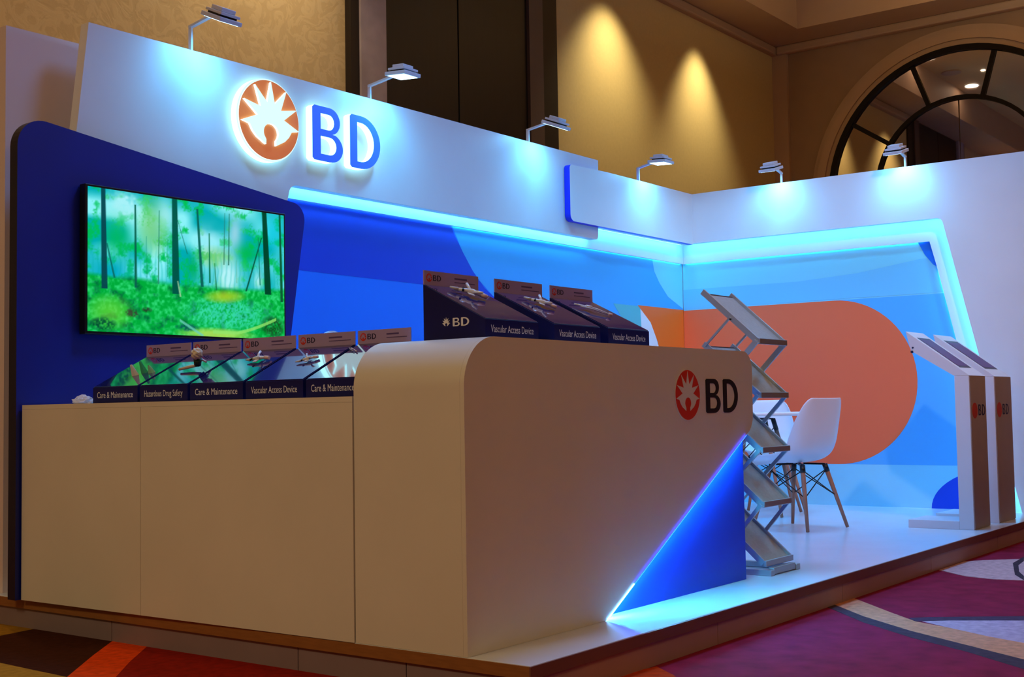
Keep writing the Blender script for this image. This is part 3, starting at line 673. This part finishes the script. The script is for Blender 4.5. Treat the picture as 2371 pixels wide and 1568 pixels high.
sample(TB[2], 0, .12, .16, -.62, 'thin clear catheter tube on the rightmost tall counter box', 'catheter', sc=1.0)
LB = [(.04, y, LZ) for y, _, _ in LOWB]; rzl = -math.pi/2
sample(LB[0], rzl, .20, .11, .2, 'crumpled clear and green film bags on the leftmost low box', 'bags', sc=1.1)
sample(LB[1], rzl, .20, .12, .15, 'cream sample with foam ball and dark green collar on the Hazardous Drug box', 'vial', sc=1.0)
sample(LB[2], rzl, .22, .17, .1, 'white connector with raised arm on the third low counter box', sc=1.0)
sample(LB[3], rzl, .19, .15, .45, 'small pale connector on the low Vascular Access Device box', sc=.75)
sample(LB[4], rzl, .025, .22, -.5, 'short white tube at the upper left of the half hidden low box', 'catheter', sc=.45)

# ================================================================== folding literature rack
rk = empty('literature_rack', (2.28, .30, PZ), 'tall silver zigzag folding brochure rack standing behind the counter end', 'brochure rack')
RW = .305
TR = [(.93+.135-.13+.30-.13, 0)]
zs_ = [1.105, .848, .588, .332, .055]
tray_m = mat('tray_mesh', (176, 176, 170), .45, metal=.25, noise=.08, nscale=60)
for i, z in enumerate(zs_):
    y0, y1, z1 = .0, .275, z+.245
    tr = bmesh.new(); bar_bm(tr, (RW/2, y0+.006, z+.006), (RW/2, y1-.006, z1-.006), RW-.02, .004)
    tray = link('tray', fin(tr, 'tray'), tray_m, rk)
    for x in (.006, RW-.006):
        bar('side_rail', (x, y0, z), (x, y1+.012, z1+.011), .012, .028, silver, tray)
    box('bottom_lip', (0, y0-.016, z-.014), (RW, y0-.002, z+.014), silver, tray, bevel=.003)
    bar('top_rail', (.012, y1, z1-.002), (RW-.012, y1, z1-.002), .008, .008, silver, tray)
    if i < 4:
        zn = zs_[i+1]
        for x in (-.006, RW+.006):
            bar('link_arm', (x, y0, z), (x, y0+.135, zn+.120), .012, .026 if i == 0 else .018, silver, rk)
            bar('link_arm', (x, y0+.135, z+.120), (x, y1, zn+.245), .008, .010, silver, rk)
        tube('pivot_rod', [(-.01, y0+.135, z+.112), (RW+.01, y0+.135, z+.112)], .004, dark_metal, rk)
box('foot', (-.01, -.045, 0), (.03, .30, .028), silver, rk, bevel=.003)
box('foot', (RW-.03, -.045, 0), (RW+.01, .30, .028), silver, rk, bevel=.003)
box('foot_bar', (.031, -.04, .004), (RW-.031, -.01, .036), silver, rk, bevel=.004)

# ================================================================== chairs and table
def shell_mesh():
    prof = [(.235, .405, .195, .00), (.225, .432, .215, .012), (.17, .437, .228, .035), (.09, .428, .236, .055), (.0, .422, .240, .07), (-.08, .428, .240, .085), (-.145, .455, .238, .10), (-.19, .51, .236, .115),
            (-.212, .58, .234, .11), (-.225, .66, .228, .095), (-.236, .74, .216, .065), (-.245, .81, .195, .04), (-.25, .84, .16, .02)]
    nu = 13; bm = bmesh.new(); rows = []
    for k, (fw, h, hw, lift) in enumerate(prof):
        a = prof[max(k-1, 0)]; b = prof[min(k+1, len(prof)-1)]; tx, tz = b[0]-a[0], b[1]-a[1]; l = math.hypot(tx, tz); nx, nz = -(-tz)/l*1.0, -tx/l
        row = []
        for j in range(nu):
            s = -1 + 2*j/(nu-1); e = abs(s)**2.4*lift
            row.append(bm.verts.new((hw*math.sin(s*math.pi/2*.96)/math.sin(math.pi/2*.96), fw + nx*e, h + nz*e)))
        rows.append(row)
    for a, b in zip(rows, rows[1:]):
        for j in range(nu-1): bm.faces.new([a[j], a[j+1], b[j+1], b[j]]).smooth = True
    return fin(bm, 'shell')
def dsw(name, loc, rz, label, cat, chair=True, top=.415, spread=.215, upper=.12):
    t = empty(name, loc, label, cat, rz=rz)
    if chair:
        o = link('shell', shell_mesh(), shell_m, t, smooth=True)
        sm = o.modifiers.new('solid', 'SOLIDIFY'); sm.thickness = .007; sb = o.modifiers.new('sub', 'SUBSURF'); sb.levels = sb.render_levels = 2
    feet = [(sx*spread, sy*spread, .006) for sx, sy in ((1, 1), (-1, 1), (-1, -1), (1, -1))]; tops = [(sx*upper, sy*upper, top) for sx, sy in ((1, 1), (-1, 1), (-1, -1), (1, -1))]
    for a, b in zip(feet, tops):
        tube('leg', [a, b], [.011, .016], beech, t, 10)
    def along(i, f_): return Vector(feet[i]).lerp(Vector(tops[i]), f_)
    for i in range(4):
        j = (i+1) % 4
        tube('cross_wire', [along(i, .50), along(j, .92)], .0035, dark_metal, t, 6)
        tube('cross_wire', [along(j, .50), along(i, .92)], .0035, dark_metal, t, 6)
    for i in range(4):
        bar('bracket', tops[i], (tops[i][0]*.2, tops[i][1]*.2, top+.004), .02, .012, black, t)
        tube('leg_cap', [along(i, .88), along(i, 1.0)], .0175, black, t, 10)
    return t
ang1 = -math.radians(12)
dsw('shell_chair', (4.49, 1.10, PZ), ang1, 'white moulded shell chair with wooden legs, nearest to the orange semicircle', 'chair')
dsw('shell_chair', (5.86, 1.95, PZ), math.radians(127), 'white moulded shell chair mostly hidden behind the rack and round table', 'chair')
tb_ = dsw('round_table', (5.33, 1.80, PZ), .15, 'round white table on wooden legs between the two white chairs', 'table', chair=False, top=.70, spread=.25, upper=.10)
bm = bmesh.new(); tube_bm(bm, [(0, 0, .722), (0, 0, .728), (0, 0, .742), (0, 0, .748)], [.392, .40, .40, .394], 48); link('table_top', fin(bm, 'table_top'), white, tb_)

# ================================================================== kiosks
def kiosk(x, wd, label):
    t = empty('info_kiosk', (x, .095, PZ), label, 'kiosk')
    box('column', (0, .004, .0), (wd, .095, .965), kiosk_w, t, bevel=.002)
    fp = box('shaded_front', (.004, 0, .005), (wd-.004, .0035, .965), kiosk_shade, t)
    placed(ME_DISC, 'emblem_disc', [mat('kiosk_red', (170, 50, 40), .5)]*2, fp, frame((.085, 0, .745), (1, 0, 0), (0, 0, 1), (0, -1, 0), .055, .05, .01))
    placed(ME_B, 'letter_b', [ink]*2, fp, frame((.16, 0, .713), (1, 0, 0), (0, 0, 1), (0, -1, 0), .09, .07, .01))
    placed(ME_D, 'letter_d', [ink]*2, fp, frame((.235, 0, .713), (1, 0, 0), (0, 0, 1), (0, -1, 0), .09, .07, .01))
    box('base_plate', (0, .0955, 0), (wd, .42, .052), kiosk_w, t, bevel=.002)
    prof = [(.0, .966), (.095, .966), (.365, 1.135), (.395, 1.262)]
    hd = prism('tilted_head', prof, 'x', 0, wd, kiosk_w, t)
    def sp(s): return Vector((0, .0 + .395*s, .966 + .296*s))
    n = Vector((0, -.296, .395)).normalized()
    for nm, a, b, x0, x1, m, up in (('screen', .22, .82, .06, wd-.06, mat('kiosk_screen', (84, 50, 110), .45), .0015), ('screen_bezel', .18, .86, .045, wd-.045, mat('bezel_dark', (40, 34, 60), .4), .0008)):
        bm = bmesh.new(); q = [sp(a), sp(b)]
        v = [bm.verts.new(Vector((xx, p.y, p.z)) + n*up) for xx, p in ((x0, q[0]), (x1, q[0]), (x1, q[1]), (x0, q[1]))]
        v2 = [bm.verts.new(Vector((xx, p.y, p.z)) + n*.0001) for xx, p in ((x0, q[0]), (x1, q[0]), (x1, q[1]), (x0, q[1]))]
        bm.faces.new(v); bm.faces.new(v2[::-1])
        for i in range(4): bm.faces.new([v[i], v2[i], v2[(i+1) % 4], v[(i+1) % 4]])
        link(nm, fin(bm, nm), m, hd)
    for yy, zz, r_ in ((.352, 1.155, .006), (.358, 1.128, .009)):
        tube('side_port', [(-.003, yy, zz), (.004, yy, zz)], r_, ink, hd, 10)
    return t
kiosk(4.85, .33, 'white tilted head kiosk with front face toned dark for shade, nearer one at platform edge')
kiosk(5.385, .38, 'white tilted head kiosk with front face toned dark for shade, farther one beside right wall')

# ================================================================== floodlights on bent arms
def flood(loc, rz, label, tilt, sh, al):
    """stem base at loc, arm runs towards local -y"""
    t = empty('arm_floodlight', loc, label, 'floodlight', rz=rz)
    bar('stem', (0, 0, .0005), (0, 0, sh), .022, .012, metal_w, t, up=(1, 0, 0))
    bar('arm', (0, .006, sh-.005), (0, -al, sh+.022), .022, .012, metal_w, t)
    hz = Matrix.Translation((0, -al, sh+.024)) @ Matrix.Rotation(tilt, 4, 'X')
    bm = bmesh.new(); bm_box(bm, (-.072, -.16, -.012), (.072, .0, .010), 0, hz); link('lamp_plate', fin(bm, 'lamp_plate', .003), metal_w, t)
    bm = bmesh.new(); bm_box(bm, (-.055, -.13, .0105), (.055, -.03, .020), 0, hz); link('heat_sink', fin(bm, 'heat_sink'), dark_metal, t)
    bm = bmesh.new(); bm_box(bm, (-.062, -.145, .0205), (.062, -.015, .034), 0, hz); link('driver_plate', fin(bm, 'driver_plate', .002), metal_w, t)
    bm = bmesh.new(); bm_box(bm, (-.046, -.12, .0345), (.046, -.035, .056), 0, hz); link('driver_box', fin(bm, 'driver_box', .003), metal_w, t)
    bm = bmesh.new(); bm_box(bm, (-.06, -.145, -.0135), (.06, -.015, -.0122), 0, hz); link('lamp_glass', fin(bm, 'lamp_glass'), lamp_face, t)
    M0 = Matrix.Translation(loc) @ Matrix.Rotation(rz, 4, 'Z')
    p = M0 @ (hz @ Vector((0, -.08, -.02))); q = M0 @ (Vector((0, .03, -.42)))
    spot('floodlight_beam', p, q, 13, 116, .9, (.08, .54, 1.0), .05)
    area('floodlight_panel', p, 4.5, .12, (.09, .50, 1.0), target=p + (M0.to_3x3() @ Vector((0, .0, -1))))
    return t
FL = [((.985, 2.84, 2.816), 0, 'white floodlight on bent arm, leftmost, above left of the emblem', .42, .135, .17),
      ((2.335, 2.84, 2.816), 0, 'white floodlight on bent arm in front of the dark door, over the letters', .08, .09, .19),
      ((3.965, 2.84, 2.816), 0, 'white floodlight on bent arm over the long fascia right end', .38, .095, .17),
      ((5.40, 2.80, 2.723), 0, 'white floodlight on bent arm over the short fascia near the corner', .06, .115, .13),
      ((6.23, 1.95, 2.723), -math.pi/2, 'white floodlight on bent arm on right wall nearest the booth corner', .28, .085, .12),
      ((6.23, .935, 2.723), -math.pi/2, 'white floodlight on bent arm in front of the arched mirror', .28, .085, .12)]
for args in FL: flood(*args)
